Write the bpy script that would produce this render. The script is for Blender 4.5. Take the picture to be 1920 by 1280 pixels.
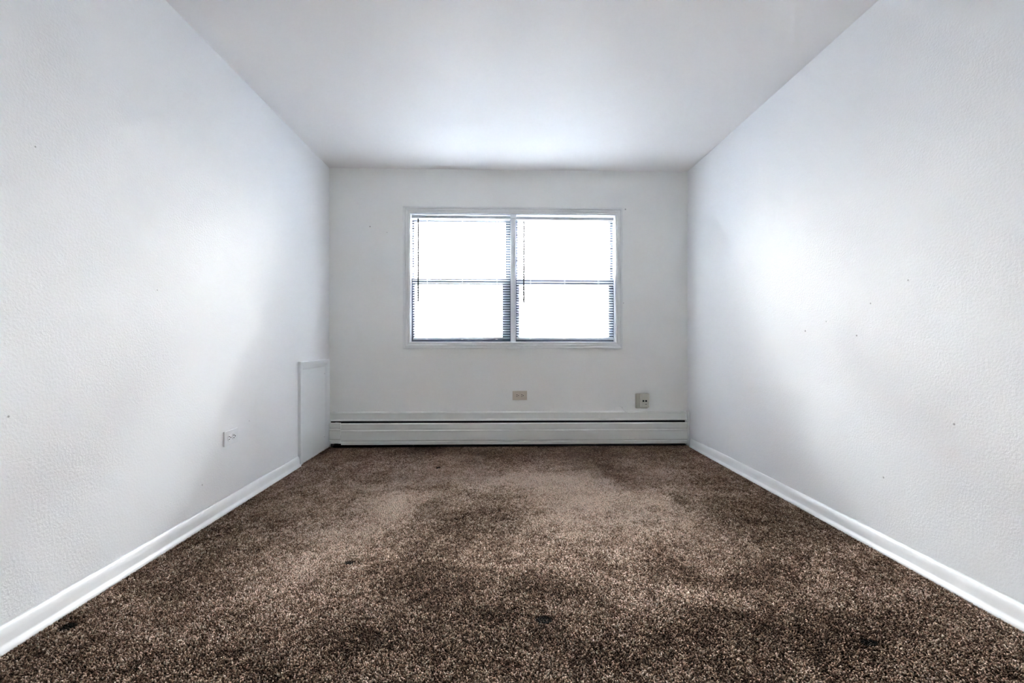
import bpy, bmesh, math, random
import numpy as np
from mathutils import Vector, Matrix

for o in list(bpy.data.objects):
    bpy.data.objects.remove(o, do_unlink=True)
scene = bpy.context.scene
COL = scene.collection
random.seed(7)
RNG = np.random.default_rng(11)

# ------------------------------------------------------------------ camera
CAM_H = 0.927
cd = bpy.data.cameras.new('camera')
cd.sensor_width = 36.0
cd.lens = 36.0 * 853.0 / 1920.0          # 16 mm
cd.clip_start = 0.02
cam = bpy.data.objects.new('camera', cd)
COL.objects.link(cam)
cam.location = (0, 0, CAM_H)
cam.rotation_euler = (math.radians(90), 0, math.radians(-1.68))
scene.camera = cam

# ------------------------------------------------------------------ view + sky
scene.view_settings.view_transform = 'Standard'
scene.view_settings.look = 'None'
scene.view_settings.gamma = 1.0
scene.view_settings.use_curve_mapping = False
scene.view_settings.exposure = 4.57
SKY = 9.0
world = bpy.data.worlds.new('overcast_sky')
scene.world = world
world.use_nodes = True
wn, wl = world.node_tree.nodes, world.node_tree.links
wn.clear()
wo = wn.new('ShaderNodeOutputWorld')
wb = wn.new('ShaderNodeBackground')
tc = wn.new('ShaderNodeTexCoord')
sx = wn.new('ShaderNodeSeparateXYZ')
cr = wn.new('ShaderNodeValToRGB')
mr = wn.new('ShaderNodeMapRange')
mr.inputs['From Min'].default_value = -1
mr.inputs['From Max'].default_value = 1
wl.new(tc.outputs['Generated'], sx.inputs[0])
wl.new(sx.outputs['Z'], mr.inputs['Value'])
wl.new(mr.outputs[0], cr.inputs[0])
e = cr.color_ramp.elements
e[0].position = 0.0; e[0].color = (0.62, 0.63, 0.65, 1)
e[1].position = 1.0; e[1].color = (0.95, 0.97, 1.0, 1)
m = e.new(0.46); m.color = (0.75, 0.76, 0.78, 1)
m = e.new(0.55); m.color = (0.97, 0.98, 1.0, 1)
wl.new(cr.outputs[0], wb.inputs['Color'])
wb.inputs['Strength'].default_value = SKY
wl.new(wb.outputs[0], wo.inputs[0])
scene.cycles.max_bounces = 16
scene.cycles.diffuse_bounces = 12
scene.cycles.glossy_bounces = 6
scene.cycles.transparent_max_bounces = 24
scene.cycles.sample_clamp_indirect = 0.0

# portal: tells the renderer where the daylight enters (emits nothing itself)
pl = bpy.data.lights.new('window_portal', 'AREA')
pl.shape = 'RECTANGLE'; pl.size = 1.86; pl.size_y = 1.16
pl.cycles.is_portal = True
po = bpy.data.objects.new('window_portal', pl)
COL.objects.link(po)
po.location = (0.131, 4.26, 1.487)
po.rotation_euler = (math.radians(-90), 0, 0)

# ------------------------------------------------------------------ room numbers
XL, XR = -1.482, 1.690
YB, YF = 4.025, -3.0            # window wall, wall behind the photographer
H = 2.445
WX0, WX1, WZ0, WZ1 = -0.790, 1.050, 0.912, 2.064     # rough opening

# ------------------------------------------------------------------ helpers
def tag(o, label=None, cat=None, group=None, kind=None):
    if label: o['label'] = label
    if cat: o['category'] = cat
    if group: o['group'] = group
    if kind: o['kind'] = kind
    return o

def empty(name, loc, label=None, cat=None, group=None, kind=None, rz=0.0):
    o = bpy.data.objects.new(name, None)
    COL.objects.link(o)
    o.location = loc
    o.rotation_euler = (0, 0, rz)
    o.empty_display_size = 0.05
    tag(o, label, cat, group, kind)
    return o

def obj(name, bm, mat, parent=None, smooth=False):
    me = bpy.data.meshes.new(name)
    bmesh.ops.recalc_face_normals(bm, faces=bm.faces)
    bm.to_mesh(me); bm.free()
    o = bpy.data.objects.new(name, me)
    COL.objects.link(o)
    if mat: me.materials.append(mat)
    if parent is not None:
        o.parent = parent
    if smooth:
        for p in me.polygons: p.use_smooth = True
    return o

def box(bm, x0, x1, y0, y1, z0, z1, bevel=0.0, seg=2, rot=None, off=None):
    b = bmesh.new()
    bmesh.ops.create_cube(b, size=1.0)
    for v in b.verts:
        v.co = Vector(((x0 + x1) / 2 + v.co.x * (x1 - x0), (y0 + y1) / 2 + v.co.y * (y1 - y0), (z0 + z1) / 2 + v.co.z * (z1 - z0)))
    if bevel > 0:
        bmesh.ops.bevel(b, geom=list(b.edges), offset=bevel, segments=seg, affect='EDGES', profile=0.5)
    if rot is not None:
        bmesh.ops.transform(b, matrix=rot, verts=b.verts)
    merge(bm, b)

def merge(bm, b):
    t = bpy.data.meshes.new('tmp')
    b.to_mesh(t); b.free()
    bm.from_mesh(t)
    bpy.data.meshes.remove(t)

def sweep(bm, prof, pts, closed=False):
    """mitred sweep of a profile [(a, b)] along planar frames: pts = [(origin, dirA, dirB)]"""
    rings = []
    for (o, da, db) in pts:
        rings.append([bm.verts.new(Vector(o) + Vector(da) * a + Vector(db) * b) for a, b in prof])
    n = len(prof)
    rng = range(len(rings)) if closed else range(len(rings) - 1)
    for i in rng:
        r0, r1 = rings[i], rings[(i + 1) % len(rings)]
        for k in range(n):
            bm.faces.new((r0[k], r0[(k + 1) % n], r1[(k + 1) % n], r1[k]))
    if not closed:
        bm.faces.new(rings[0]); bm.faces.new(list(reversed(rings[-1])))

def tube(bm, pts, r, n=8):
    rings = []
    P = [Vector(p) for p in pts]
    for i, p in enumerate(P):
        d = (P[min(i + 1, len(P) - 1)] - P[max(i - 1, 0)]).normalized()
        u = d.cross(Vector((0, 0, 1)))
        if u.length < 1e-3: u = d.cross(Vector((1, 0, 0)))
        u.normalize(); w = d.cross(u)
        rings.append([bm.verts.new(p + (u * math.cos(2 * math.pi * k / n) + w * math.sin(2 * math.pi * k / n)) * r) for k in range(n)])
    for a, b in zip(rings, rings[1:]):
        for k in range(n):
            bm.faces.new((a[k], a[(k + 1) % n], b[(k + 1) % n], b[k]))
    bm.faces.new(rings[0]); bm.faces.new(list(reversed(rings[-1])))

def smooth_path(pts, sub=6):
    P = [Vector(p) for p in pts]; out = []
    for i in range(len(P) - 1):
        p0, p1, p2, p3 = P[max(i - 1, 0)], P[i], P[i + 1], P[min(i + 2, len(P) - 1)]
        for k in range(sub):
            t = k / sub
            out.append(0.5 * ((2 * p1) + (p2 - p0) * t + (2 * p0 - 5 * p1 + 4 * p2 - p3) * t * t + (3 * p1 - p0 - 3 * p2 + p3) * t ** 3))
    out.append(P[-1])
    return out

# ------------------------------------------------------------------ materials
def base_mat(name, color, rough=0.5, spec=0.5, metallic=0.0):
    m = bpy.data.materials.new(name)
    m.use_nodes = True
    b = m.node_tree.nodes['Principled BSDF']
    b.inputs['Base Color'].default_value = (*color, 1)
    b.inputs['Roughness'].default_value = rough
    b.inputs['Specular IOR Level'].default_value = spec
    b.inputs['Metallic'].default_value = metallic
    return m

def paint(name, color, rough=0.42, spec=0.5, bump=0.25, scale=120.0, var=0.02, marks=(), ridges=(), mscale=1.0):
    """brushed / rolled wall paint: roller stipple, faint blotches, small nicks"""
    m = base_mat(name, color, rough, spec)
    nt = m.node_tree; n, l = nt.nodes, nt.links
    b = n['Principled BSDF']
    geo = n.new('ShaderNodeNewGeometry')
    pos = geo.outputs['Position']
    n1 = n.new('ShaderNodeTexNoise'); n1.inputs['Scale'].default_value = scale; n1.inputs['Detail'].default_value = 3
    n1.inputs['Roughness'].default_value = 0.55
    l.new(pos, n1.inputs['Vector'])
    n2 = n.new('ShaderNodeTexNoise'); n2.inputs['Scale'].default_value = 1.3; n2.inputs['Detail'].default_value = 4
    l.new(pos, n2.inputs['Vector'])
    n3 = n.new('ShaderNodeTexNoise'); n3.inputs['Scale'].default_value = 9.0; n3.inputs['Detail'].default_value = 5
    l.new(pos, n3.inputs['Vector'])
    mp = n.new('ShaderNodeMapRange'); mp.inputs['To Min'].default_value = 1 - var; mp.inputs['To Max'].default_value = 1 + var
    mp.inputs['From Min'].default_value = 0.3; mp.inputs['From Max'].default_value = 0.7
    l.new(n2.outputs['Fac'], mp.inputs['Value'])
    mul = n.new('ShaderNodeVectorMath'); mul.operation = 'SCALE'
    mul.inputs[0].default_value = color
    l.new(mp.outputs[0], mul.inputs['Scale'])
    col = mul.outputs[0]
    hsum = n.new('ShaderNodeMath'); hsum.operation = 'MULTIPLY_ADD'
    hsum.inputs[1].default_value = 0.6
    l.new(n3.outputs['Fac'], hsum.inputs[0]); l.new(n1.outputs['Fac'], hsum.inputs[2])
    height = hsum.outputs[0]
    for (cx, cy, cz, r, dark) in marks:      # nicks and specks at their own place on the wall
        d = n.new('ShaderNodeVectorMath'); d.operation = 'DISTANCE'
        l.new(pos, d.inputs[0]); d.inputs[1].default_value = (cx, cy, cz)
        q = n.new('ShaderNodeMapRange'); q.interpolation_type = 'SMOOTHSTEP'
        q.inputs['From Min'].default_value = r * 0.35; q.inputs['From Max'].default_value = r
        q.inputs['To Min'].default_value = 1; q.inputs['To Max'].default_value = 0
        l.new(d.outputs['Value'], q.inputs['Value'])
        mx = n.new('ShaderNodeMix'); mx.data_type = 'RGBA'
        l.new(q.outputs[0], mx.inputs['Factor'])
        l.new(col, mx.inputs['A']); mx.inputs['B'].default_value = (color[0] * dark, color[1] * dark, color[2] * dark, 1)
        col = mx.outputs['Result']
    l.new(col, b.inputs['Base Color'])
    bp = n.new('ShaderNodeBump'); bp.inputs['Strength'].default_value = bump; bp.inputs['Distance'].default_value = 0.002 * mscale
    l.new(height, bp.inputs['Height'])
    l.new(bp.outputs[0], b.inputs['Normal'])
    return m

WALLC = (0.866, 0.878, 0.895)
M_left = paint('wall_paint_left', WALLC, 0.62, 0.15, 0.75, 110, 0.012,
               marks=[(XL, 1.50, 1.55, 0.004, .5), (XL, 1.42, 0.70, 0.005, .45), (XL, 2.02, 1.15, 0.004, .55), (XL, 2.75, 0.455, 0.005, .6), (XL, 2.32, 0.21, 0.005, .4)])
M_right = paint('wall_paint_right', WALLC, 0.62, 0.15, 0.75, 110, 0.012,
                marks=[(XR, 2.46, 0.985, 0.007, .45), (XR, 2.10, 0.955, 0.006, .4), (XR, 2.02, 1.10, 0.005, .5), (XR, 1.83, 1.18, 0.005, .5),
                       (XR, 1.64, 0.62, 0.006, .45), (XR, 1.95, 0.33, 0.006, .5), (XR, 2.3, 1.03, 0.005, .55)])
M_back = paint('wall_paint_window_side', (0.895, 0.905, 0.888), 0.6, 0.3, 0.25, 110, 0.015,
               marks=[(-1.128, YB, 1.935, 0.007, .35), (-0.98, YB, 1.885, 0.005, .6), (1.13, YB, 2.105, 0.009, .45), (1.112, YB, 1.27, 0.006, .5)])
M_ceil = paint('ceiling_paint', (0.875, 0.865, 0.862), 0.55, 0.35, 0.12, 60, 0.02)
M_trim = paint('white_trim_gloss', (0.89, 0.895, 0.90), 0.35, 0.5, 0.10, 70, 0.015)
M_case = paint('casing_paint', (0.80, 0.815, 0.81), 0.38, 0.5, 0.08, 90, 0.01)
M_heat = paint('heater_enamel', (0.80, 0.81, 0.785), 0.40, 0.5, 0.08, 80, 0.025)
M_panel = paint('panel_paint', (0.82, 0.845, 0.86), 0.36, 0.5, 0.10, 70, 0.015)
M_jamb = base_mat('window_vinyl_white', (0.90, 0.93, 0.97), 0.3)
M_sash = base_mat('sash_aluminium_backlit', (0.09, 0.11, 0.15), 0.45)  # backlit darkness of the frame put into its base colour
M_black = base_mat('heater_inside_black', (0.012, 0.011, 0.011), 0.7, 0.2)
M_fin = base_mat('heater_fin_dark', (0.05, 0.048, 0.045), 0.6, 0.3)  # even dark tone for heater metal and screws
M_outW = base_mat('outlet_white_plastic', (0.82, 0.84, 0.86), 0.30)
M_outB = base_mat('outlet_almond_plastic', (0.66, 0.60, 0.51), 0.32)
M_boxB = base_mat('wall_box_almond', (0.64, 0.61, 0.54), 0.38)
M_hole = base_mat('socket_hole_black', (0.006, 0.006, 0.006), 0.6, 0.1)
M_wand = base_mat('wand_smoked_plastic', (0.045, 0.045, 0.05), 0.25)
M_cord = base_mat('ladder_cord_white', (0.85, 0.86, 0.88), 0.7, 0.2)
M_rail = base_mat('blind_rail_grey_white', (0.62, 0.66, 0.71), 0.35)
M_cable = base_mat('painted_cable', (0.76, 0.77, 0.75), 0.5)

def slat_mat():
    m = bpy.data.materials.new('blind_slat_vinyl'); m.use_nodes = True
    n, l = m.node_tree.nodes, m.node_tree.links
    b = n['Principled BSDF']; out = n['Material Output']
    b.inputs['Base Color'].default_value = (0.88, 0.90, 0.93, 1); b.inputs['Roughness'].default_value = 0.4
    t = n.new('ShaderNodeBsdfTranslucent'); t.inputs['Color'].default_value = (0.85, 0.88, 0.92, 1)
    mx = n.new('ShaderNodeMixShader'); mx.inputs[0].default_value = 0.5
    l.new(b.outputs[0], mx.inputs[1]); l.new(t.outputs[0], mx.inputs[2]); l.new(mx.outputs[0], out.inputs[0])
    return m
M_slat = slat_mat()

def glass_mat():
    m = bpy.data.materials.new('window_glass'); m.use_nodes = True
    n, l = m.node_tree.nodes, m.node_tree.links
    n.remove(n['Principled BSDF']); out = n['Material Output']
    tr = n.new('ShaderNodeBsdfTransparent'); tr.inputs['Color'].default_value = (0.95, 0.97, 0.97, 1)
    gl = n.new('ShaderNodeBsdfGlossy'); gl.inputs['Roughness'].default_value = 0.02
    fr = n.new('ShaderNodeFresnel'); fr.inputs['IOR'].default_value = 1.45
    mx = n.new('ShaderNodeMixShader')
    l.new(fr.outputs[0], mx.inputs[0]); l.new(tr.outputs[0], mx.inputs[1]); l.new(gl.outputs[0], mx.inputs[2]); l.new(mx.outputs[0], out.inputs[0])
    return m
M_glass = glass_mat()

def screen_mat():
    m = bpy.data.materials.new('insect_screen_mesh'); m.use_nodes = True
    n, l = m.node_tree.nodes, m.node_tree.links
    n.remove(n['Principled BSDF']); out = n['Material Output']
    tr = n.new('ShaderNodeBsdfTransparent')
    df = n.new('ShaderNodeBsdfDiffuse'); df.inputs['Color'].default_value = (0.12, 0.13, 0.15, 1)
    mx = n.new('ShaderNodeMixShader'); mx.inputs[0].default_value = 0.36
    l.new(tr.outputs[0], mx.inputs[1]); l.new(df.outputs[0], mx.inputs[2]); l.new(mx.outputs[0], out.inputs[0])
    return m
M_screen = screen_mat()

def carpet_base():
    m = base_mat('carpet_backing', (0.10, 0.075, 0.06), 0.95, 0.05)
    nt = m.node_tree; n, l = nt.nodes, nt.links
    b = n['Principled BSDF']
    geo = n.new('ShaderNodeNewGeometry')
    nz = n.new('ShaderNodeTexNoise'); nz.inputs['Scale'].default_value = 190; nz.inputs['Detail'].default_value = 2
    l.new(geo.outputs['Position'], nz.inputs['Vector'])
    r = n.new('ShaderNodeValToRGB')
    r.color_ramp.elements[0].position = 0.38; r.color_ramp.elements[0].color = (0.03, 0.02, 0.015, 1)
    r.color_ramp.elements[1].position = 0.66; r.color_ramp.elements[1].color = (0.24, 0.185, 0.145, 1)
    l.new(nz.outputs['Fac'], r.inputs[0]); l.new(r.outputs[0], b.inputs['Base Color'])
    bp = n.new('ShaderNodeBump'); bp.inputs['Strength'].default_value = 0.8; bp.inputs['Distance'].default_value = 0.006
    l.new(nz.outputs['Fac'], bp.inputs['Height']); l.new(bp.outputs[0], b.inputs['Normal'])
    return m

def carpet_pile_mat():
    m = base_mat('carpet_pile_yarn', (0.2, 0.15, 0.12), 0.85, 0.12)
    nt = m.node_tree; n, l = nt.nodes, nt.links
    b = n['Principled BSDF']
    at = n.new('ShaderNodeAttribute'); at.attribute_name = 'yarn'
    l.new(at.outputs['Color'], b.inputs['Base Color'])
    b.inputs['Sheen Weight'].default_value = 0.0
    b.inputs['Sheen Roughness'].default_value = 0.5
    return m

# ------------------------------------------------------------------ room shell
T = 0.18
def struct(name, bm, mat, smooth=False):
    return tag(obj(name, bm, mat, None, smooth), kind='structure')

bm = bmesh.new(); box(bm, XL - T, XR + T, YF - T, YB + T, -0.12, 0.0); struct('floor', bm, carpet_base())
bm = bmesh.new(); box(bm, XL - T, XR + T, YF - T, YB + T, H, H + 0.12); struct('ceiling', bm, M_ceil)
def ridge(bm, xw, sgn, y0, y1, z0, z1, seed, r=0.0012):
    """a raised paint drip / plaster crack running along the wall"""
    q = random.Random(seed); pts = []
    n = 22
    for i in range(n + 1):
        u = i / n; w = math.sin(math.pi * u) ** 0.6 + 0.05
        pts.append(((xw - sgn * 0.0002, y0 + (y1 - y0) * u, z0 + (z1 - z0) * u + q.uniform(-.0018, .0018)), (sgn * w * q.uniform(.6, 1.1), 0, 0), (0, 0, w)))
    sweep(bm, [(0, -r * 1.6), (r, -r * .5), (r * .8, r * .6), (0, r * 2.2)], pts)
bm = bmesh.new(); box(bm, XL - T, XL, YF - T, YB + T, 0.0, H)
ridge(bm, XL, 1, 1.90, 2.05, 0.191, 0.199, 3); ridge(bm, XL, 1, 2.03, 2.19, 0.200, 0.192, 4, 0.0010); ridge(bm, XL, 1, 1.39, 1.52, 0.563, 0.557, 5, 0.0008)
struct('wall_left', bm, M_left)
bm = bmesh.new(); box(bm, XR, XR + T, YF - T, YB + T, 0.0, H); struct('wall_right', bm, M_right)
bm = bmesh.new(); box(bm, XL, XR, YF - T, YF, 0.0, H); struct('wall_rear', bm, M_right)
bm = bmesh.new()
box(bm, XL, WX0, YB, YB + T, 0, H)
box(bm, WX1, XR, YB, YB + T, 0, H)
box(bm, WX0, WX1, YB, YB + T, 0, WZ0)
box(bm, WX0, WX1, YB, YB + T, WZ1, H)
struct('wall_back', bm, M_back)

# carpet pile: twisted tufts, one countless mass
def smooth_noise(x, y, scale, seed):
    r = np.random.default_rng(seed); g = r.random((64, 64))
    u = x * scale + 20; v = y * scale + 20
    iu = np.floor(u).astype(int); iv = np.floor(v).astype(int)
    fu = u - iu; fv = v - iv
    fu = fu * fu * (3 - 2 * fu); fv = fv * fv * (3 - 2 * fv)
    a = g[iu % 64, iv % 64]; b = g[(iu + 1) % 64, iv % 64]; c = g[iu % 64, (iv + 1) % 64]; d = g[(iu + 1) % 64, (iv + 1) % 64]
    return (a * (1 - fu) + b * fu) * (1 - fv) + (c * (1 - fu) + d * fu) * fv

def wear_shade_field(x, y):
    """traffic wear and soiling mixed with pile-nap light (+) and shade (-) put into colour"""
    wx = x + 0.16 * (smooth_noise(x, y, 3.1, 1) - .5) + 0.07 * (smooth_noise(x, y, 9, 2) - .5)
    wy = y + 0.22 * (smooth_noise(x, y, 2.7, 3) - .5) + 0.09 * (smooth_noise(x, y, 8, 4) - .5)
    f = np.zeros_like(x)
    blobs = [  # cx, cy, sx, sy, amount
        (-0.60, 2.50, 0.17, 0.55, 0.75), (-0.78, 1.95, 0.16, 0.35, 0.30), (0.12, 3.08, 0.55, 0.22, 0.60),
        (0.55, 2.62, 0.36, 0.42, 0.65), (0.30, 2.15, 0.20, 0.28, 0.35), (0.95, 2.35, 0.18, 0.45, 0.35),
        (0.62, 1.95, 0.10, 0.25, 0.15), (-1.05, 2.6, 0.2, 0.6, 0.12), (1.15, 3.1, 0.2, 0.3, 0.18),
        (-0.25, 2.15, 0.16, 0.35, -0.15), (-0.30, 1.75, 0.14, 0.16, -0.40), (-0.10, 1.62, 0.16, 0.12, -0.35),
        (0.18, 1.65, 0.10, 0.10, -0.45), (0.02, 1.45, 0.14, 0.06, -0.45), (-0.36, 1.40, 0.14, 0.08, -0.55),
        (0.72, 1.92, 0.07, 0.16, -0.55), (0.95, 1.75, 0.2, 0.12, -0.35), (0.80, 3.15, 0.10, 0.32, -0.55),
        (-0.05, 3.75, 1.6, 0.22, -0.40), (0.45, 3.28, 0.16, 0.05, -0.35), (-0.45, 2.95, 0.08, 0.06, -0.45),
        (1.05, 2.65, 0.04, 0.25, -0.35), (-0.05, 2.72, 0.10, 0.10, -0.12), (1.40, 2.2, 0.25, 0.8, -0.22),
        (-1.25, 1.9, 0.2, 0.7, -0.18), (0.55, 1.35, 0.5, 0.12, -0.35), (-0.8, 1.28, 0.4, 0.1, -0.25),
        (1.02, 1.40, 0.3, 0.12, -0.30), (0.62, 1.62, 0.12, 0.08, 0.25), (-0.2, 2.62, 0.1, 0.1, 0.1),
    ]
    for cx, cy, sx_, sy_, a in blobs:
        f += a * np.exp(-(((wx - cx) / sx_) ** 2 + ((wy - cy) / sy_) ** 2))
    f += 0.12 * (smooth_noise(x, y, 5, 5) - .5) + 0.30 * (smooth_noise(x, y, 14, 6) - .5) + 0.22 * (smooth_noise(x, y, 34, 7) - .5)
    return f

def build_pile():
    x0, x1, y0, y1 = XL + 0.004, XR - 0.004, 0.95, YB - 0.004
    step = 0.0047
    nx = int((x1 - x0) / step); ny = int((y1 - y0) / step)
    gx, gy = np.meshgrid(np.arange(nx), np.arange(ny), indexing='ij')
    x = x0 + (gx + 0.5 + RNG.uniform(-.48, .48, gx.shape)) * step
    y = y0 + (gy + 0.5 + RNG.uniform(-.48, .48, gx.shape)) * step
    x = x.ravel(); y = y.ravel()
    N = len(x)
    f = wear_shade_field(x, y)
    # holes: burn marks and divots where the pile is gone
    dark = np.zeros(N)
    for (cx, cy, rx, ry) in [(-0.622, 1.915, .017, .014), (0.150, 1.505, .024, .018), (-1.392, 1.514, .018, .020), (1.136, 1.362, .020, .013),
                             (-0.44, 3.34, .012, .02)]:
        q = ((x - cx) / rx) ** 2 + ((y - cy) / ry) ** 2 + 0.6 * (smooth_noise(x, y, 60, 9) - .5)
        dark = np.maximum(dark, np.clip((2.0 - q) * 1.6, 0, 1))
    hgt = (0.0048 + 0.0026 * RNG.random(N) + 0.0030 * smooth_noise(x, y, 120, 21)) * (1 + 0.10 * np.clip(f, -1, 1)) * (1 - 0.35 * dark)
    r = 0.0019 + 0.0010 * RNG.random(N)
    ang = RNG.uniform(0, 2 * np.pi, N)
    # lean: random twist + nap lying toward/away from the window by the same field
    lean = 0.0075
    nap = np.clip(f, -1, 1)
    lx = lean * np.cos(ang) * RNG.random(N) + 0.0015 * (smooth_noise(x, y, 4, 12) - .5)
    ly = lean * np.sin(ang) * RNG.random(N) + 0.0020 * nap
    tw = RNG.uniform(0, 2 * np.pi, N)
    V = np.zeros((N, 7, 3), np.float32)
    for k in range(3):
        a = tw + k * 2 * np.pi / 3
        V[:, k, 0] = x + r * 0.8 * np.cos(a); V[:, k, 1] = y + r * 0.8 * np.sin(a); V[:, k, 2] = 0.0005
        a2 = a + 0.9
        V[:, 3 + k, 0] = x + lx * 0.6 + r * np.cos(a2); V[:, 3 + k, 1] = y + ly * 0.6 + r * np.sin(a2); V[:, 3 + k, 2] = hgt * 0.90
    V[:, 6, 0] = x + lx; V[:, 6, 1] = y + ly; V[:, 6, 2] = hgt
    V[:, :, 0] = np.clip(V[:, :, 0], XL + 0.001, XR - 0.001)
    base = (np.arange(N) * 7)[:, None]
    quads = np.array([[0, 1, 4, 3], [1, 2, 5, 4], [2, 0, 3, 5]])
    tris = np.array([[3, 4, 6], [4, 5, 6], [5, 3, 6]])
    loops_q = (base[:, :, None] + quads[None]).reshape(N, 12)
    loops_t = (base[:, :, None] + tris[None]).reshape(N, 9)
    loops = np.concatenate([loops_q, loops_t], axis=1).ravel().astype(np.int32)
    tot = np.tile(np.array([4, 4, 4, 3, 3, 3], np.int32), N)
    start = np.concatenate([[0], np.cumsum(tot)[:-1]]).astype(np.int32)
    me = bpy.data.meshes.new('carpet_pile')
    me.vertices.add(N * 7); me.vertices.foreach_set('co', V.ravel())
    me.loops.add(len(loops)); me.loops.foreach_set('vertex_index', loops)
    me.polygons.add(len(tot)); me.polygons.foreach_set('loop_start', start); me.polygons.foreach_set('loop_total', tot)
    me.polygons.foreach_set('use_smooth', np.ones(len(tot), bool))
    me.update(calc_edges=True)
    # yarn colour: heathered strands from dark brown to beige, lighter and darker by wear, soiling and painted nap shading
    t = RNG.random(N)
    darkc = np.array([0.050, 0.027, 0.016]); midc = np.array([0.315, 0.203, 0.143]); lightc = np.array([0.74, 0.575, 0.465])
    clump = smooth_noise(x, y, 120, 21) + 0.8 * smooth_noise(x, y, 190, 22) - 0.9
    w = np.clip(0.475 + 0.72 * f + 0.60 * (t - .5) + 0.55 * clump, 0, 1)[:, None]
    c = np.where(w < .5, darkc + (midc - darkc) * (w / .5), midc + (lightc - midc) * ((w - .5) / .5))
    c = c * (1 - 0.96 * dark[:, None]) * (1 + 0.10 * RNG.standard_normal((N, 1)))
    c[:, 0] *= 1 + 0.05 * RNG.standard_normal(N)
    c = np.clip(c, 0.004, 0.9)
    tipf = np.array([.25, .25, .25, .95, .95, .95, 1.2])     # shade between tufts put into the colour: dark roots, brighter tips
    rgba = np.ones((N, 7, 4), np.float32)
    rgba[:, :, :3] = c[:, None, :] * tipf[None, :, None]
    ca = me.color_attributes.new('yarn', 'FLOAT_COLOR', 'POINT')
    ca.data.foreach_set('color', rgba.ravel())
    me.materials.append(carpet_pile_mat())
    o = bpy.data.objects.new('carpet_pile', me)
    COL.objects.link(o)
    tag(o, 'speckled brown twisted carpet pile covering the whole floor, worn and stained, with nap shading in its colour', 'carpet', kind='stuff')
build_pile()

# ------------------------------------------------------------------ baseboards (colonial profile, heavily painted)
def baseboard(name, xw, sgn, y0, y1):
    # (distance off the wall, height)
    prof = [(0, 0), (0.026, 0), (0.027, 0.006), (0.024, 0.016), (0.017, 0.021), (0.0155, 0.028), (0.0145, 0.048), (0.0128, 0.057), (0.010, 0.066), (0.0055, 0.074), (0.0, 0.079)]
    bm = bmesh.new()
    pts = []
    n = 46
    for i in range(n + 1):
        y = y0 + (y1 - y0) * i / n
        j = 0.0009 * (smooth_noise(np.array([y]), np.array([sgn * 3.0]), 7, 31)[0] - .5)
        pts.append(((xw, y, 0.003 + j), (sgn * (1 + 30 * j), 0, 0), (0, 0, 1)))
    sweep(bm, prof, pts)
    o = struct(name, bm, M_trim, smooth=True)
    return o
baseboard('baseboard_left', XL, 1, YF, 3.402)
baseboard('baseboard_right', XR, -1, YF, 3.935)
bm = bmesh.new()
sweep(bm, [(0, 0), (0.016, 0), (0.015, 0.06), (0.006, 0.087), (0, 0.09)],
      [((XL + 0.03, YF, 0.003), (0, 1, 0), (0, 0, 1)), ((XR - 0.03, YF, 0.003), (0, 1, 0), (0, 0, 1))])
struct('baseboard_rear', bm, M_trim)
# upright filler strip in the right corner beside the heater
bm = bmesh.new(); box(bm, XR - 0.022, XR, 3.976, YB, 0.0, 0.312, 0.003)
struct('trim_1', bm, M_trim)

# ------------------------------------------------------------------ window
win = empty('window_1', ((WX0 + WX1) / 2, YB, WZ0), kind='structure')
WO = Vector(win.location)
def wobj(name, bm, mat, parent=win, smooth=False):
    bmesh.ops.translate(bm, verts=bm.verts, vec=-WO)
    return obj(name, bm, mat, parent, smooth)

# casing: four mitred lengths of stepped moulding; (a = outward from opening, b = off the wall toward the room)
CI = (-0.778, 1.040, 0.922, 2.053)      # inner edge
cprof = [(0, 0), (0, 0.011), (0.004, 0.014), (0.009, 0.014), (0.011, 0.010), (0.017, 0.010), (0.021, 0.014), (0.034, 0.016), (0.036, 0.012), (0.040, 0.012), (0.044, 0.018), (0.055, 0.019), (0.060, 0.016), (0.060, 0)]
x0, x1, z0, z1 = CI
corners = [((x0, z0), (-1, -1)), ((x1, z0), (1, -1)), ((x1, z1), (1, 1)), ((x0, z1), (-1, 1))]
for i in range(4):
    (p, d), (q, e2) = corners[i], corners[(i + 1) % 4]
    bm = bmesh.new()
    g = 0.0006     # hairline mitre joint
    ux, uz = (q[0] - p[0]), (q[1] - p[1]); L = math.hypot(ux, uz); ux /= L; uz /= L
    sweep(bm, cprof, [((p[0] + ux * g, YB, p[1] + uz * g), (d[0], 0, d[1]), (0, -1, 0)), ((q[0] - ux * g, YB, q[1] - uz * g), (e2[0], 0, e2[1]), (0, -1, 0))])
    wobj('casing', bm, M_case)
# jamb liner with two little steps, running through the wall
bm = bmesh.new()
jp = [(0, -0.008), (0, 0.005), (-0.006, 0.005), (-0.006, 0.17), (0.012, 0.17), (0.012, -0.008)]
# (a outward, b into the wall)
jp = [(0.011, 0.0), (0.0, -0.006), (-0.004, -0.004), (-0.004, 0.16), (0.011, 0.16)]
sweep(bm, jp, [((c[0][0], YB, c[0][1]), (c[1][0], 0, c[1][1]), (0, 1, 0)) for c in corners], closed=True)
wobj('jamb', bm, M_jamb)
# centre mullion and its square head block
MX0, MX1 = 0.106, 0.151
bm = bmesh.new()
box(bm, MX0, MX0 + 0.031, YB + 0.004, YB + 0.15, z0, z1, 0.003)
box(bm, MX0 + 0.0315, MX1, YB - 0.002, YB + 0.15, z0, z1, 0.003)
wobj('mullion', bm, M_jamb)
bm = bmesh.new()
box(bm, MX0 - 0.002, MX1 + 0.006, YB - 0.006, YB + 0.03, z1 - 0.040, z1 - 0.003, 0.003)
wobj('mullion_head_block', bm, M_jamb)
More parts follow.
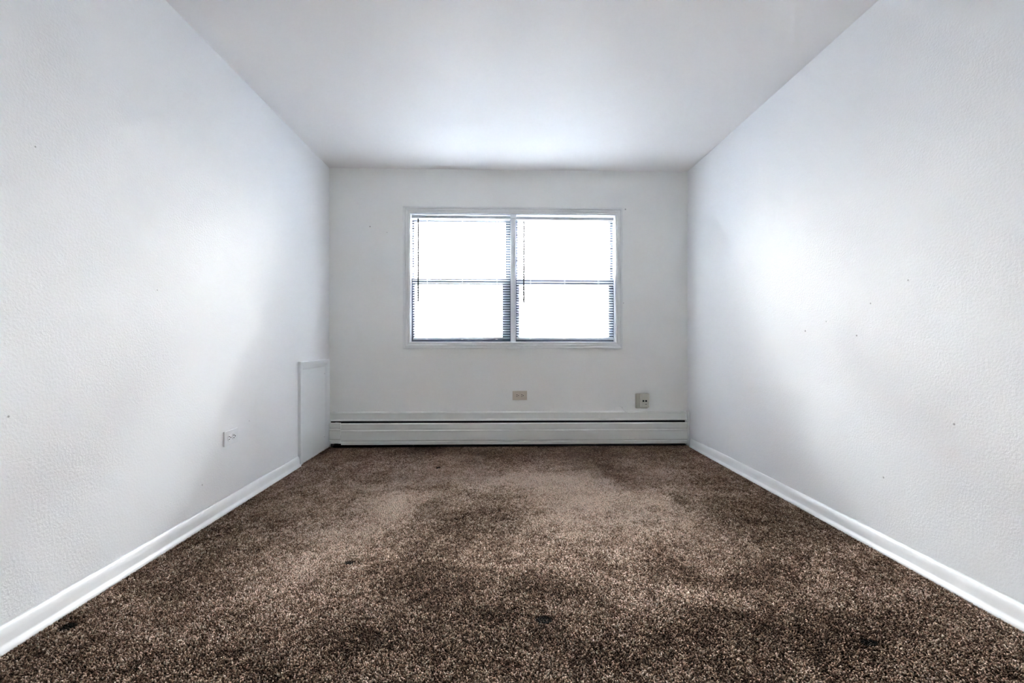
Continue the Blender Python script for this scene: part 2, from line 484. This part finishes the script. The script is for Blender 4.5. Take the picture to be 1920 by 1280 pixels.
# double-hung aluminium sashes
SY = YB + 0.045
zm = 1.462
def sash(xa, xb, za, zb, y, sl, sr, bot, top):
    """frame with stile widths left/right and rail heights"""
    bm = bmesh.new()
    box(bm, xa, xa + sl, y, y + 0.028, za, zb, 0.003)
    box(bm, xb - sr, xb, y, y + 0.028, za, zb, 0.003)
    box(bm, xa + sl - 0.004, xb - sr + 0.004, y + 0.001, y + 0.027, za, za + bot, 0.003)
    box(bm, xa + sl - 0.004, xb - sr + 0.004, y + 0.001, y + 0.027, zb - top, zb, 0.003)
    s = wobj('sash', bm, M_sash)
    bm = bmesh.new()
    box(bm, xa + sl - 0.006, xb - sr + 0.006, y + 0.012, y + 0.016, za + bot - 0.006, zb - top + 0.006)
    g = wobj('glass_pane', bm, M_glass, s)
    return s
for (xa, xb, sl, sr) in ((x0 + 0.001, MX0 + 0.002, 0.030, 0.075), (MX1 - 0.002, x1 - 0.001, 0.036, 0.048)):
    sash(xa, xb, zm - 0.024, z1, SY + 0.034, sl * 0.7, sr * 0.62, 0.034, 0.05)      # upper, outer track
    sash(xa, xb, z0, zm + 0.027, SY, sl, sr, 0.040, 0.052)         # lower, inner track
    bm = bmesh.new()
    box(bm, xa + 0.01, xb - 0.01, SY + 0.066, SY + 0.0675, z0, zm)
    wobj('insect_screen', bm, M_screen)

# ------------------------------------------------------------------ venetian blinds
def blind(xa, xb, ztop, zbot, ladders, wand_x, wand_z, label, sag, head_dz):
    yc = YB + 0.018
    t = empty('venetian_blind', ((xa + xb) / 2, yc, ztop), label, 'blind', 'white mini blinds hung in the window')
    O = Vector(t.location)
    def P(name, bm, mat, parent=t, smooth=False):
        bmesh.ops.translate(bm, verts=bm.verts, vec=-O)
        return obj(name, bm, mat, parent, smooth)
    # head rail: U-shaped channel, open on top
    bm = bmesh.new()
    w, hh = 0.0125, 0.026
    prof = [(-w, 0), (-w, hh), (-w + 0.0025, hh), (-w + 0.001, hh - 0.002), (-w + 0.001, 0.001), (w - 0.001, 0.001), (w - 0.001, hh - 0.002), (w - 0.0025, hh), (w, hh), (w, 0)]
    sweep(bm, prof, [((xa, yc, ztop - hh), (0, 1, 0), (0, 0, 1)), ((xb, yc, ztop - hh + head_dz), (0, 1, 0), (0, 0, 1))])
    P('head_rail', bm, M_rail)
    # slats: crowned strips, room edge tipped down
    top = ztop - hh - 0.012; bot = zbot + 0.018
    n = int(round((top - bot) / 0.0218))
    bm = bmesh.new()
    tilt = math.radians(SLAT_TILT)
    for i in range(n):
        f = i / (n - 1)
        z = top - (top - bot) * f
        rows = []
        for s in range(0, 7):
            u = s / 6.0 - 0.5
            yy = u * 0.025; zz = 0.0016 * (1 - (2 * u) ** 2)
            Y = yy * math.cos(tilt) - zz * math.sin(tilt); Z = yy * math.sin(tilt) + zz * math.cos(tilt)
            rows.append((Y, Z))
        xs = [xa + 0.002 + (xb - xa - 0.004) * k / 6 for k in range(7)]
        xs[0] += sag[0] * f
        for side in (0, 1):
            vs = []
            for k, X in enumerate(xs):
                bend = -0.0006 * math.sin(math.pi * ((k * 1.0) % 2.0) / 2) + (head_dz * (X - xa) / (xb - xa)) * (1 - f) + sag[1] * math.sin((X - xa) / (xb - xa) * math.pi) * max(0, f - .7)
                vs.append([bm.verts.new((X, yc + Y, z + Z + bend - side * 0.0005)) for (Y, Z) in rows])
            for a, b in zip(vs, vs[1:]):
                for s in range(6):
                    bm.faces.new((a[s], b[s], b[s + 1], a[s + 1]) if side == 0 else (a[s], a[s + 1], b[s + 1], b[s]))
    P('slats', bm, M_slat, smooth=True)
    # bottom rail
    bm = bmesh.new()
    pr = [(-0.0125, 0.002), (-0.011, 0.0), (0.011, 0.0), (0.0125, 0.002), (0.0125, 0.010), (0.0105, 0.0135), (-0.0105, 0.0135), (-0.0125, 0.010)]
    pts = []
    for k in range(13):
        u = k / 12
        pts.append(((xa + sag[0] + 0.002 + (xb - xa - sag[0] - 0.004) * u, yc, zbot + sag[2] * u + sag[1] * math.sin(math.pi * u) * .3 + sag[3] * max(0, u - .75)), (0, 1, 0), (0, 0, 1)))
    sweep(bm, pr, pts)
    P('bottom_rail', bm, M_rail)
    for lx in ladders:
        bm = bmesh.new()
        tube(bm, [(lx, yc - 0.0135, ztop - hh), (lx, yc - 0.0135, zbot + 0.013)], 0.0006, 6)
        tube(bm, [(lx, yc + 0.0135, ztop - hh), (lx, yc + 0.0135, zbot + 0.013)], 0.0006, 6)
        tube(bm, [(lx + 0.006, yc - 0.0140, ztop - hh), (lx + 0.006, yc - 0.0140, zbot + 0.013)], 0.0008, 6)
        c = P('ladder_cord', bm, M_cord)
        bm = bmesh.new()
        box(bm, lx - 0.010, lx + 0.010, yc - 0.0155, yc - 0.0125, zbot + 0.003, zbot + 0.012, 0.001)
        P('cord_button', bm, M_cord)
    bm = bmesh.new()
    wy = yc - 0.023
    tube(bm, [(wand_x, wy, wand_z[0]), (wand_x, wy, wand_z[1] + 0.02), (wand_x, wy, wand_z[1])], 0.0072, 6)
    wd = P('tilt_wand', bm, M_wand)
    wd['label'] = 'dark smoked plastic wand'
    bm = bmesh.new()
    tube(bm, smooth_path([(wand_x, wy, wand_z[0] - 0.001), (wand_x, wy, wand_z[0] + 0.012), (wand_x, wy + 0.006, wand_z[0] + 0.018), (wand_x, yc - 0.0125, wand_z[0] + 0.018)], 3), 0.0014, 6)
    P('hook', bm, M_cord, wd)
    return t
SLAT_TILT = 27.0
blind(-0.767, 0.102, 2.040, 0.940, (-0.632, -0.323, -0.018), -0.706, (2.008, 1.279),
      'white mini blind in the left half of the window, wand at its left end', (0.012, 0.010, 0.004, 0.03), -0.002)
blind(0.158, 1.026, 2.034, 0.944, (0.281, 0.586, 0.888), 0.222, (1.986, 1.272),
      'white mini blind in the right half of the window, next to the mullion', (-0.002, -0.002, -0.003, 0.0), -0.003)

# ------------------------------------------------------------------ baseboard heater
ht = empty('baseboard_heater', (0.10, 3.97, 0.0), 'long cream-painted baseboard heater along the wall under the window', 'heater')
HO = Vector(ht.location)
def hobj(name, bm, mat, parent=ht, smooth=False):
    bmesh.ops.translate(bm, verts=bm.verts, vec=-HO)
    return obj(name, bm, mat, parent, smooth)
HX0, HX1 = -1.453, 1.664
FY = 3.955
# top panel (hood): a long moulded strip screwed to the wall
bm = bmesh.new()
tp = [(0, 0.238), (0.030, 0.234), (0.031, 0.240), (0.0265, 0.246), (0.024, 0.252), (0.022, 0.292), (0.023, 0.301), (0.018, 0.309), (0.0, 0.313)]
def lift(x): return -0.0055 * (x - HX0) / (HX1 - HX0)
pts = [((x, YB, lift(x)), (0, -1, 0), (0, 0, 1)) for x in np.linspace(-1.476, 1.668, 30)]
sweep(bm, tp, pts)
hobj('top_panel', bm, M_heat)
# black cavity behind
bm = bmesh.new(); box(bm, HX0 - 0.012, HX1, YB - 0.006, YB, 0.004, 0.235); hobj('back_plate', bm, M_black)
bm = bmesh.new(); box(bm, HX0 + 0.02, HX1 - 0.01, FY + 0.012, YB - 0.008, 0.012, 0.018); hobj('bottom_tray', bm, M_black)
bm = bmesh.new()
for k in range(300):
    X = HX0 + 0.13 + k * 0.0098
    box(bm, X, X + 0.0006, FY + 0.016, YB - 0.012, 0.07, 0.150)
el = hobj('finned_element', bm, M_fin)
bm = bmesh.new(); tube(bm, [(HX0 + 0.02, FY + 0.035, 0.110), (HX1 - 0.02, FY + 0.035, 0.110)], 0.011, 12); hobj('copper_pipe', bm, M_fin, el, True)
for X in (-0.75, 0.02, 0.11, 0.85):
    bm = bmesh.new(); box(bm, X, X + 0.008, FY + 0.008, YB - 0.006, 0.018, 0.205); hobj('bracket', bm, M_fin)
# front cover: folded sheet with two stepped ribs
fp = [(-0.003, 0.038), (0.0050, 0.037), (0.0070, 0.060), (0.0010, 0.0625), (0.0010, 0.0665), (0.0070, 0.074), (0.0075, 0.079), (0.0060, 0.147), (0.0090, 0.153), (0.0080, 0.158), (0.0010, 0.162), (0.0010, 0.170), (0.0045, 0.174), (0.0060, 0.214), (0.0010, 0.219), (-0.010, 0.221), (-0.010, 0.219), (0.0, 0.216)]
bm = bmesh.new()
pts = []
for x in np.linspace(-1.354, 1.656, 40):
    j = 0.0010 * (smooth_noise(np.array([x]), np.array([2.0]), 2.2, 40)[0] - .5)
    pts.append(((x, FY, lift(x) + 0.001), (0, -1 - 60 * j, 0), (0, 0, 1)))
sweep(bm, fp, pts)
fc = hobj('front_cover', bm, M_heat)
# left end cap: short sleeve over the cover, chipped lower edge
ep = [(a + 0.003, 0.052 + (z - 0.038) * 0.985) for a, z in fp[:-3]] + [(-0.006, 0.229), (-0.006, 0.05)]
bm = bmesh.new()
pts = [((x, FY, dz), (0, -1, 0), (0, 0, 1)) for x, dz in ((-1.452, 0.002), (-1.44, 0.0), (-1.42, -0.001), (-1.40, 0.001), (-1.38, 0.0), (-1.357, -0.002))]
sweep(bm, ep, pts)
ec = hobj('end_cap', bm, M_heat); ec['label'] = 'chipped end cap with cracked paint'
bm = bmesh.new(); box(bm, -1.440, -1.437, FY + 0.004, YB - 0.006, 0.02, 0.22); hobj('bracket', bm, M_fin)

# thin cable clipped along the top of the heater
cb = bmesh.new()
yw = YB - 0.003
path = [(1.062, yw, 0.352), (1.085, yw - 0.002, 0.350), (1.098, yw - 0.006, 0.336), (1.118, YB - 0.024, 0.312), (1.142, YB - 0.029, 0.297), (1.185, YB - 0.029, 0.294), (1.25, YB - 0.028, 0.302),
        (1.36, YB - 0.027, 0.306), (1.50, YB - 0.026, 0.307), (1.620, YB - 0.027, 0.308), (1.655, YB - 0.034, 0.296), (1.666, YB - 0.050, 0.275), (1.6665, YB - 0.062, 0.245), (1.6665, YB - 0.064, 0.215)]
tube(cb, smooth_path(path, 8), 0.0022, 8)
c = obj('cable', cb, M_cable, smooth=True)
tag(c, 'thin painted-over cable looping along the heater top to the right corner', 'cable')
cl = bmesh.new()
for p in [(1.100, 0.340, 0)]:
    box(cl, 1.094, 1.106, YB - 0.010, YB - 0.001, 0.338, 0.350, 0.003)
obj('cable_clip', cl, M_cable, c, True)

# ------------------------------------------------------------------ access panel on the left wall
ap = empty('access_panel', (XL, 3.70, 0.0), 'low white access panel with moulded edges on the left wall by the heater', 'panel')
AO = Vector(ap.location)
def aobj(name, bm, mat, smooth=False):
    bmesh.ops.translate(bm, verts=bm.verts, vec=-AO)
    return obj(name, bm, mat, ap, smooth)
AY0, AY1, AZ1 = 3.404, 3.985, 0.777
bm = bmesh.new(); box(bm, XL, XL + 0.0055, AY0 + 0.02, AY1 - 0.02, 0.028, AZ1 - 0.02); aobj('slab', bm, M_panel)
# moulding profile: (a = inward from the outer edge, b = off the wall)
mp_ = [(0, 0), (0, 0.019), (0.002, 0.0215), (0.007, 0.022), (0.012, 0.0218), (0.032, 0.0195), (0.050, 0.0135), (0.062, 0.0065), (0.066, 0.0040), (0.068, 0.0065), (0.071, 0.0065), (0.072, 0.0)]
def mould(p, q, pa, qa):
    bm = bmesh.new()
    sweep(bm, mp_, [(p, pa, (1, 0, 0)), (q, qa, (1, 0, 0))])
    aobj('moulding', bm, M_panel)
mould((XL, AY0, AZ1), (XL, AY1, AZ1), (0, 1, -1), (0, -1, -1))
mould((XL, AY0, 0.012), (XL, AY0, AZ1), (0, 1, 0), (0, 1, -1))
mould((XL, AY1, 0.030), (XL, AY1, AZ1), (0, -1, 0), (0, -1, -1))
for (y, z) in ((3.905, 0.655), (3.93, 0.17), (3.90, 0.12)):
    bm = bmesh.new()
    tube(bm, [(XL + 0.0050, y, z), (XL + 0.0075, y, z)], 0.0022, 8)
    aobj('screw_head', bm, M_fin)

# ------------------------------------------------------------------ power outlets (built facing -Y, long side along X)
def outlet(loc, rz, mat, label, pw=0.128, ph=0.080):
    t = empty('wall_outlet', loc, label, 'outlet', None, None, rz)
    bm = bmesh.new(); box(bm, -pw / 2, pw / 2, -0.0080, 0, -ph / 2, ph / 2, 0.0014, 2)
    obj('cover_plate', bm, mat, t, False)
    for s in (-1, 1):
        cx = s * 0.0215
        bm = bmesh.new()
        # rounded receptacle face with flattened sides
        pts = []
        for k in range(32):
            a = 2 * math.pi * k / 32
            pts.append((cx + max(-0.0148, min(0.0148, 0.0185 * math.cos(a))) , 0.0172 * math.sin(a)))
        front = [bm.verts.new((x, -0.0108, z)) for x, z in pts]
        mid = [bm.verts.new((cx + (x - cx) * 1.03, -0.0100, z * 1.03)) for x, z in pts]
        back = [bm.verts.new((cx + (x - cx) * 1.03, -0.0070, z * 1.03)) for x, z in pts]
        for A, B in ((front, mid), (mid, back)):
            for k in range(32): bm.faces.new((A[k], A[(k + 1) % 32], B[(k + 1) % 32], B[k]))
        bm.faces.new(front)
        r = obj('receptacle', bm, mat, t)
        for z, hh in ((0.0068, 0.0105), (-0.0068, 0.0085)):
            bm = bmesh.new(); box(bm, cx - 0.004 - hh / 2, cx - 0.004 + hh / 2, -0.0112, -0.0100, z - 0.0021, z + 0.0021)
            q = obj('slot', bm, M_hole, r)
        bm = bmesh.new(); tube(bm, [(cx + 0.009, -0.0100, 0), (cx + 0.009, -0.0112, 0)], 0.0036, 12)
        obj('ground_hole', bm, M_hole, r)
    bm = bmesh.new(); tube(bm, [(0, -0.007, 0), (0, -0.0094, 0)], 0.0030, 12)
    obj('screw', bm, mat, t)
    return t
outlet((0.187, YB, 0.450), 0.0, M_outB, 'almond sideways power outlet on the window wall above the heater')
outlet((XL, 2.556, 0.400), math.radians(90), M_outW, 'white sideways power outlet on the left wall')

# ------------------------------------------------------------------ small wall box with two square ports
wbx = empty('wall_box', (1.276, YB, 0.400), 'small almond plastic box with two black square holes, on the wall near the right corner', 'wall box')
bm = bmesh.new(); box(bm, -0.060, 0.046, -0.030, 0, -0.066, 0.064, 0.006, 3); obj('housing', bm, M_boxB, wbx, False)
bm = bmesh.new(); box(bm, -0.023, 0.054, -0.052, -0.004, -0.054, 0.0655, 0.004, 3); fr_ = obj('front_module', bm, M_boxB, wbx)
for cx in (-0.001, 0.023):
    bm = bmesh.new(); box(bm, cx - 0.0072, cx + 0.0072, -0.0528, -0.050, -0.0045, 0.0105); obj('port', bm, M_hole, fr_)
bm = bmesh.new(); box(bm, 0.014, 0.030, -0.0526, -0.051, -0.0275, -0.0235, 0.0005); obj('slot_mark', bm, M_fin, fr_)
bm = bmesh.new(); tube(bm, [(0.003, -0.0515, -0.026), (0.003, -0.0526, -0.026)], 0.0055, 14); obj('button', bm, M_boxB, fr_)

# ------------------------------------------------------------------ outdoors, seen only as glare between the slats; building added to dim it
def siding_mat():
    m = base_mat('pale_siding', (0.42, 0.40, 0.385), 0.8, 0.2)
    n, l = m.node_tree.nodes, m.node_tree.links
    g = n.new('ShaderNodeNewGeometry'); w = n.new('ShaderNodeTexNoise'); w.inputs['Scale'].default_value = 3
    l.new(g.outputs['Position'], w.inputs['Vector'])
    bp = n.new('ShaderNodeBump'); bp.inputs['Strength'].default_value = 0.3
    l.new(w.outputs['Fac'], bp.inputs['Height']); l.new(bp.outputs[0], n['Principled BSDF'].inputs['Normal'])
    return m
M_siding = siding_mat()
M_pave = base_mat('pale_concrete', (0.72, 0.72, 0.71), 0.9, 0.1)
M_roof = base_mat('grey_shingle', (0.18, 0.18, 0.19), 0.9, 0.1)
nb = empty('added_building', (0.0, 11.0, -0.9), 'pale building wall added to dim the glare behind the window blinds', 'building')  # building added to cut the sky brightness seen between the slats
bm = bmesh.new()
box(bm, -9, 9, 0.0, 6.0, 0.0, 6.6)
for k in range(33):
    box(bm, -9, 9, -0.012, 0.0, 0.2 * k, 0.2 * k + 0.17)
obj('wall', bm, M_siding, nb)
bm = bmesh.new(); box(bm, -9.02, 9.02, -0.10, 0.5, 0.0, 3.15, 0.01)
fd = obj('dimming_base', bm, base_mat('dark_dimming_base', (0.25, 0.24, 0.235), 0.9, 0.1), nb); fd['label'] = 'darker lower storey added to dim the glare'  # dark base added to dim the view through the lower sashes
bm = bmesh.new()
sweep(bm, [(-0.4, 6.6), (-0.4, 6.75), (3.0, 8.4), (6.4, 6.75), (6.4, 6.6)], [((-9.3, 0, 0), (0, 1, 0), (0, 0, 1)), ((9.3, 0, 0), (0, 1, 0), (0, 0, 1))])
obj('roof', bm, M_roof, nb)
bm = bmesh.new(); box(bm, -30, 30, YB + T + 0.02, 40, -1.0, -0.9)
tag(obj('ground', bm, M_pave), kind='structure')
